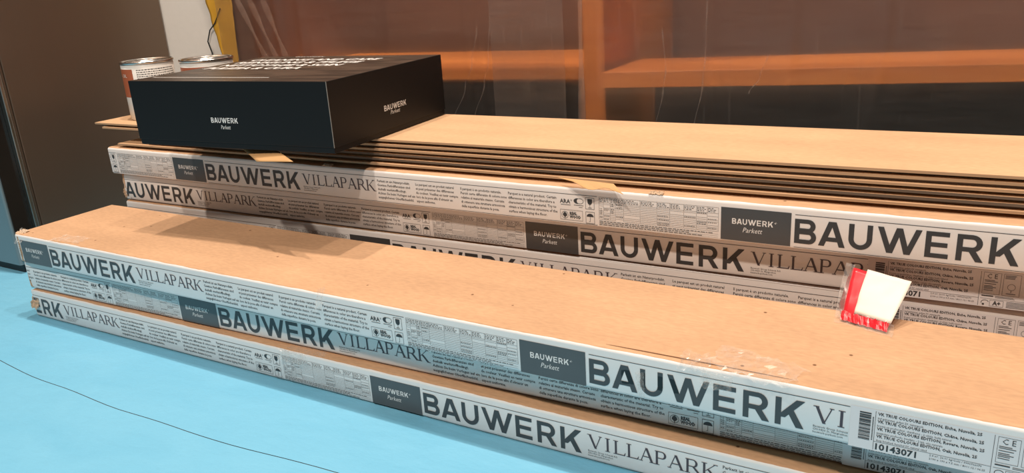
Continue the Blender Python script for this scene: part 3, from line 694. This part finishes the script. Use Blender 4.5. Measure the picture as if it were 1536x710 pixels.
# ------------------------------------------------------------------ paint tins
def tin(loc, rz, label):
    t = tag(empty('oil_tin', loc, rz), label, 'tin', 'open-rimmed tins beside the black box')
    r, h = 0.053, 0.124
    put('tin_body', lathe([(0.0, 0.0), (r-0.002, 0.0), (r, 0.002), (r, h-0.006), (r-0.002, h-0.004)]), M['tin_white'], t, smooth=True)
    put('rim', lathe([(r-0.001, h-0.006), (r+0.0018, h-0.005), (r+0.0022, h-0.002), (r+0.0008, h), (r-0.003, h-0.001), (r-0.005, h-0.006), (r-0.0075, h-0.006), (r-0.009, h-0.002), (r-0.011, h-0.004)]), M['steel'], t, smooth=True)
    put('tin_lid', lathe([(r-0.010, h-0.0035), (r-0.012, h-0.0085), (0.0, h-0.0085)]), M['steel'], t, smooth=True)
    def band(a0, a1, z0, z1, rr, m, nm):
        mb = MB(); nn = 16
        for i in range(nn+1):
            a = math.radians(a0+(a1-a0)*i/nn); mb.v += [(rr*math.cos(a), rr*math.sin(a), z0), (rr*math.cos(a), rr*math.sin(a), z1)]
        for i in range(nn): mb.f.append((2*i, 2*i+2, 2*i+3, 2*i+1))
        return put(nm, mb, m, t, smooth=True)
    band(-175, -62, 0.050, h-0.015, r+0.0003, M['tin_red'], 'colour_label')
    # fine print on the white part of the label
    mb = MB(); rnd = random.Random(5)
    for q in range(9):
        z = h-0.018-q*0.0045; a = -52.0
        while a < 40:
            l = rnd.uniform(2, 6)
            a0, a1 = math.radians(a), math.radians(a+l); rr = r+0.0004; n0 = len(mb.v)
            mb.v += [(rr*math.cos(a0), rr*math.sin(a0), z), (rr*math.cos(a1), rr*math.sin(a1), z), (rr*math.cos(a1), rr*math.sin(a1), z+0.0016), (rr*math.cos(a0), rr*math.sin(a0), z+0.0016)]
            mb.f.append((n0, n0+1, n0+2, n0+3)); a += l+1.2
    put('fine_print', mb, M['ink_small'], t)
    V, Fc = TM['oil']; mb = MB(); x0 = min(a for a, b in V)
    mb.v = [((r+0.0006)*math.cos(math.radians(-100)+(a-x0)/r), (r+0.0006)*math.sin(math.radians(-100)+(a-x0)/r), h-0.032+b) for a, b in V]; mb.f = list(Fc)
    put('label_lettering', mb, M['paper'], t)
tin((0.022, 0.338, ZT+0.0003), math.radians(-10), 'rust and white labelled tin with bare metal lid at the end of the sheets')
tin((0.172, 0.372, ZT+0.0003), math.radians(35), 'metal-lidded tin pressed against the black box, mostly hidden behind it')

# ------------------------------------------------------------------ delivery-note pouch on the top front carton
za = 2*PITCH+H+0.0006
po = tag(empty('delivery_pouch', (1.495, 0.19, za)), 'red and cream delivery-note pouch standing folded on the front carton lid', 'pouch')
def wp(p): return (p[0]-1.495, p[1]-0.19, p[2]-za)
BL, BR, TR, TL = (1.4715, 0.182, za+0.001), (1.5235, 0.166, za+0.001), (1.5395, 0.2190, 0.2228), (1.4750, 0.2260, 0.2325)
def leaf(u0, u1, v0, v1, lift):
    A, B, C_, D_ = [Vector(p) for p in (BL, BR, TR, TL)]
    def q(u, v): return A*(1-u)*(1-v)+B*u*(1-v)+C_*u*v+D_*(1-u)*v
    nr = (B-A).cross(D_-A).normalized()
    mb = MB(); nu, nv = 12, 12
    for i in range(nu+1):
        for j in range(nv+1):
            u = u0+(u1-u0)*i/nu; v = v0+(v1-v0)*j/nv
            w_ = q(u, v)+nr*(lift+0.0026*math.sin(v*4.2+u*1.5)*v+0.0010*noise.noise((u*7, v*7, 1))+0.006*max(0, u-0.8)*v)
            mb.v.append(wp(w_))
    for i in range(nu):
        for j in range(nv):
            a = i*(nv+1)+j; mb.f.append((a, a+nv+1, a+nv+2, a+1))
    return mb
thin(put('red_border', leaf(0.0, 1.0, 0.0, 1.0, 0.0), M['red'], po, smooth=True), 0.0005)
thin(put('note_paper', leaf(0.245, 1.03, 0.15, 1.04, 0.0011), M['paper'], po, smooth=True), 0.0004)
bk = patch_grid([wp((1.4715, 0.184, za+0.001)), wp((1.462, 0.222, za+0.001)), wp((1.4690, 0.236, 0.2150)), wp((1.4750, 0.2265, 0.2320))], 8, 8, lambda u, v: (0, 0.003*math.sin(v*5)*u, 0))
thin(put('back_leaf', bk, M['red_in_shade'], po, smooth=True), 0.0005)
sl = leaf(-0.14, 0.02, 0.02, 1.05, 0.0016); put('clear_sleeve', sl, M['scrap'], po, smooth=True)
sk = MB(); nn = 26
for i in range(nn+1):
    u = -0.15+1.3*i/nn; b = Vector(BL)*(1-u)+Vector(BR)*u
    for j, (dy, dz) in enumerate(((0.004, 0.010), (-0.002, 0.004), (-0.007, 0.0016), (-0.013, 0.0004))):
        sk.v.append(wp((b.x+0.001*noise.noise((u*9, j, 0)), b.y+dy+0.004*noise.noise((u*6, j*0.7, 2)), b.z+dz*(1+0.5*noise.noise((u*14, j, 5)))-0.0008)))
for i in range(nn):
    for j in range(3): a = i*4+j; sk.f.append((a, a+4, a+5, a+1))
put('clear_sleeve_foot', sk, M['scrap'], po)
rs_ = MB()
for i in range(nn+1):
    u = -0.02+1.04*i/nn; b = Vector(BL)*(1-u)+Vector(BR)*u
    for j, (dy, dz) in enumerate(((0.003, 0.009), (-0.0025, 0.0055), (-0.006, 0.0015))):
        rs_.v.append(wp((b.x, b.y+dy+0.002*noise.noise((u*11, j, 7)), b.z+dz*(1+0.5*noise.noise((u*17, j, 3))))))
for i in range(nn):
    for j in range(2): a = i*3+j; rs_.f.append((a, a+3, a+4, a+1))
put('red_fold', rs_, M['red'], po)

# ------------------------------------------------------------------ loose clear tape on the cartons (part of the carton it sticks to)
def crumple(name, parent, cx, cy, cz, lx, ly, amp, seed, m='scrap', tilt=0.0, rz=0.0, fr=9.0):
    mb = MB(); nu, nv = 18, 10
    for i in range(nu+1):
        for j in range(nv+1):
            u, v = i/nu-0.5, j/nv-0.5
            e = 1-0.25*noise.noise((u*5, v*5, seed+3.0))
            x, y = u*lx*e, v*ly*e
            z = amp*abs(noise.noise((u*fr, v*fr, seed)))+amp*0.5*noise.noise((u*fr*2.3, v*fr*2.3, seed+7))
            xr = x*math.cos(rz)-y*math.sin(rz); yr = x*math.sin(rz)+y*math.cos(rz)
            mb.v.append((cx+xr, cy+yr*math.cos(tilt)-z*math.sin(tilt), cz+yr*math.sin(tilt)+z*math.cos(tilt)))
    for i in range(nu):
        for j in range(nv):
            a = i*(nv+1)+j; mb.f.append((a, a+nv+1, a+nv+2, a+1))
    return put(name, mb, M[m], parent)
off = 0.0125
crumple('loose_tape', cA, 1.405+off, 0.020, H+0.0016, 0.10, 0.055, 0.006, 1.0, rz=-0.25)
crumple('loose_tape', cA, 1.345+off, 0.004, H+0.0010, 0.035, 0.024, 0.008, 2.0, tilt=0.5)
crumple('loose_tape', cA, 1.283+off, -0.0025, 0.022, 0.010, 0.030, 0.005, 3.0, tilt=1.45, rz=0.1)
crumple('loose_tape', cA, 1.372+off, -0.002, H-0.014, 0.034, 0.020, 0.004, 4.0, tilt=1.4)
crumple('loose_tape', cA, 0.145+off, 0.018, H+0.0012, 0.075, 0.030, 0.003, 5.0, rz=0.1)
crumple('loose_tape', cA, 0.785+off, -0.001, H-0.010, 0.014, 0.034, 0.003, 6.0, tilt=1.2)
crumple('loose_tape', cA, 0.010, 0.006, H-0.006, 0.020, 0.030, 0.004, 8.0, tilt=0.9)
crumple('loose_tape', cC, 0.715, -0.003, H-0.009, 0.058, 0.018, 0.004, 7.0, tilt=1.25)
crumple('loose_tape', cC, 0.735, 0.010, H+0.0002, 0.075, 0.016, 0.0002, 9.0)
gap = MB()
for i in range(30):
    x0, x1 = 1.235+off+0.215*i/30, 1.235+off+0.215*(i+1)/30
    w0, w1 = [0.0014*math.sin(math.pi*min(1, max(0, j/30)))**0.5+0.0002 for j in (i, i+1)]
    gap.add([(x0, 0.0085, H+0.0005), (x1, 0.0085, H+0.0005), (x1, 0.0085+w1, H+0.0006), (x0, 0.0085+w0, H+0.0006)], [(0, 1, 2, 3)])
put('lid_gap', gap, plain('open_lid_seam', (0.16, 0.075, 0.035), 0.9), cA)
crumple('torn_corner', cC, 0.008, 0.001, H-0.024, 0.022, 0.032, 0.008, 12.0, m='torn', tilt=1.2, fr=14)
crumple('torn_corner', cA, 0.006, 0.012, H+0.0004, 0.022, 0.018, 0.004, 14.0, m='torn', tilt=0.2, fr=14)
crumple('torn_corner', cE, 0.000, 0.004, 0.030, 0.012, 0.045, 0.006, 15.0, m='torn', tilt=1.4, fr=14)
for (x, yv) in ((1.21, 0.004), (0.60, 0.004)):
    crumple('torn_corner', cD, x+0.025, yv, H+0.0006, 0.020, 0.008, 0.003, x, m='torn', tilt=0.3)

# ------------------------------------------------------------------ plastic dust sheet, tape, cable
CREASES = [[(0.675, 0.50), (0.657, 0.425), (0.636, 0.377), (0.600, 0.30)], [(0.707, 0.52), (0.698, 0.432), (0.684, 0.385), (0.655, 0.31)],
           [(1.074, 0.49), (1.080, 0.415), (1.075, 0.378), (1.060, 0.30)], [(1.151, 0.54), (1.149, 0.436), (1.145, 0.389), (1.130, 0.30)],
           [(1.255, 0.44), (1.243, 0.40), (1.225, 0.37)]]
FOLDS = [[(-0.02, 0.66), (0.022, 0.577), (0.084, 0.45), (0.15, 0.31)], [(0.03, 0.66), (0.062, 0.577), (0.118, 0.45), (0.18, 0.31)], [(0.075, 0.66), (0.105, 0.577), (0.150, 0.45), (0.20, 0.31)]]
def path_y(x):
    pts = [(-0.075, 0.628), (0.10, 0.630), (0.45, 0.652), (0.80, 0.660), (0.95, 0.632), (1.65, 0.783), (2.9, 1.054)]
    for (a, ya), (b, yb) in zip(pts[:-1], pts[1:]):
        if x <= b: t = (x-a)/(b-a); return ya+(yb-ya)*t
    return pts[-1][1]
RIDGE = [(0.06, 0.020, 0.010), (0.13, 0.012, 0.006), (0.20, 0.014, 0.006), (0.66, 0.006, 0.003), (0.69, 0.005, 0.003), (1.16, 0.010, 0.004), (1.30, 0.012, 0.004), (1.42, 0.008, 0.003)]
def sheet(x0, x1, nx, front, z1, label, mname, seed):
    mb = MB(); nz = 36
    for i in range(nx+1):
        x = x0+(x1-x0)*i/nx
        for j in range(nz+1):
            z = 0.004+(z1-0.004)*j/nz
            lean = 0.16*(0.45-z) if x < 0.3 else 0.0
            d = 0.006*noise.noise((x*4, z*1.2, seed))+0.0018*noise.noise((x*16, z*5, seed+4))
            for (rx, wd, am) in RIDGE: d -= am*math.exp(-((x-rx-0.03*noise.noise((z*3, rx*9, 2)))/wd)**2)
            mb.v.append((x+max(-0.0, lean*(0.3-x)) if x < 0.3 else x, path_y(x)-front+d, z))
    for i in range(nx):
        for j in range(nz): a = i*(nz+1)+j; mb.f.append((a, a+nz+1, a+nz+2, a+1))
    o = put('plastic_sheet', mb, M[mname], smooth=True); return tag(o, label, 'plastic sheet')
ps = sheet(-0.075, 2.3, 380, 0.0, 1.25, 'clear plastic dust sheet hanging in folds in front of the wooden shelves', 'film', 1.0)
p2 = sheet(0.712, 0.887, 40, 0.024, 1.25, 'narrow clear plastic strip overlapping the dust sheet beside the post', 'film2', 5.0)
def ribbon(pts, w0, front, m, parent, name='sheet_crease', rise=0.5):
    """narrow fold standing proud of the hanging film; pts = (x, z) from top to bottom"""
    mb = MB(); nn = 40
    for i in range(nn+1):
        t = i/nn*(len(pts)-1); q = min(int(t), len(pts)-2); f_ = t-q; f_ = f_*f_*(3-2*f_) if w0 < 0.01 else f_
        x = pts[q][0]*(1-f_)+pts[q+1][0]*f_; z = pts[q][1]*(1-(t-q))+pts[q+1][1]*(t-q)
        wd = w0*(0.7+0.3*math.sin(i*0.5)); y = path_y(x)-front
        mb.v += [(x-wd/2, y, z), (x, y-w0*rise, z), (x+wd/2, y, z)]
    for i in range(nn):
        for j in range(2): a = i*3+j; mb.f.append((a, a+1, a+4, a+3))
    return put(name, mb, M[m], parent, smooth=True)
M['crease'] = film_material('film_crease', 0.28, body=(0.62, 0.55, 0.50), streak=0.8, scale=30, gloss=0.15)
M['fold'] = film_material('film_gathered', 0.30, body=(0.66, 0.50, 0.42), streak=0.3, gloss=0.05)
for pts in CREASES: ribbon(pts, 0.0030, 0.012, 'crease', ps)
for pts in FOLDS: ribbon(pts, 0.022, 0.016, 'fold', ps, 'gathered_fold', rise=0.08)
ribbon([(0.933, 1.2), (0.928, 0.548), (0.919, 0.02)], 0.016, 0.026, 'fold', p2, 'rolled_edge')
tp = patch_grid([(-0.075, 0.6335, 0.40), (-0.030, 0.6325, 0.40), (-0.012, 0.632, 0.72), (-0.145, 0.6335, 0.72)], 14, 24,
                lambda u, v: (0.010*noise.noise((v*7, u*2, 1)), -0.002*noise.noise((u*4, v*9, 2)), 0))
tag(thin(put('masking_tape', tp, M['tape'], smooth=True), 0.0006), 'yellow masking tape holding the dust sheet to the white wall', 'tape')
cb = tube([(-0.128, 0.6355, 0.30), (-0.127, 0.6355, 0.42), (-0.125, 0.6350, 0.452), (-0.133, 0.6345, 0.480), (-0.116, 0.6330, 0.508), (-0.092, 0.6310, 0.524), (-0.06, 0.6290, 0.56)], 0.0016)
tag(put('cable', cb, M['black'], smooth=True), 'thin black cable running down the white wall beside yellow tape', 'cable')
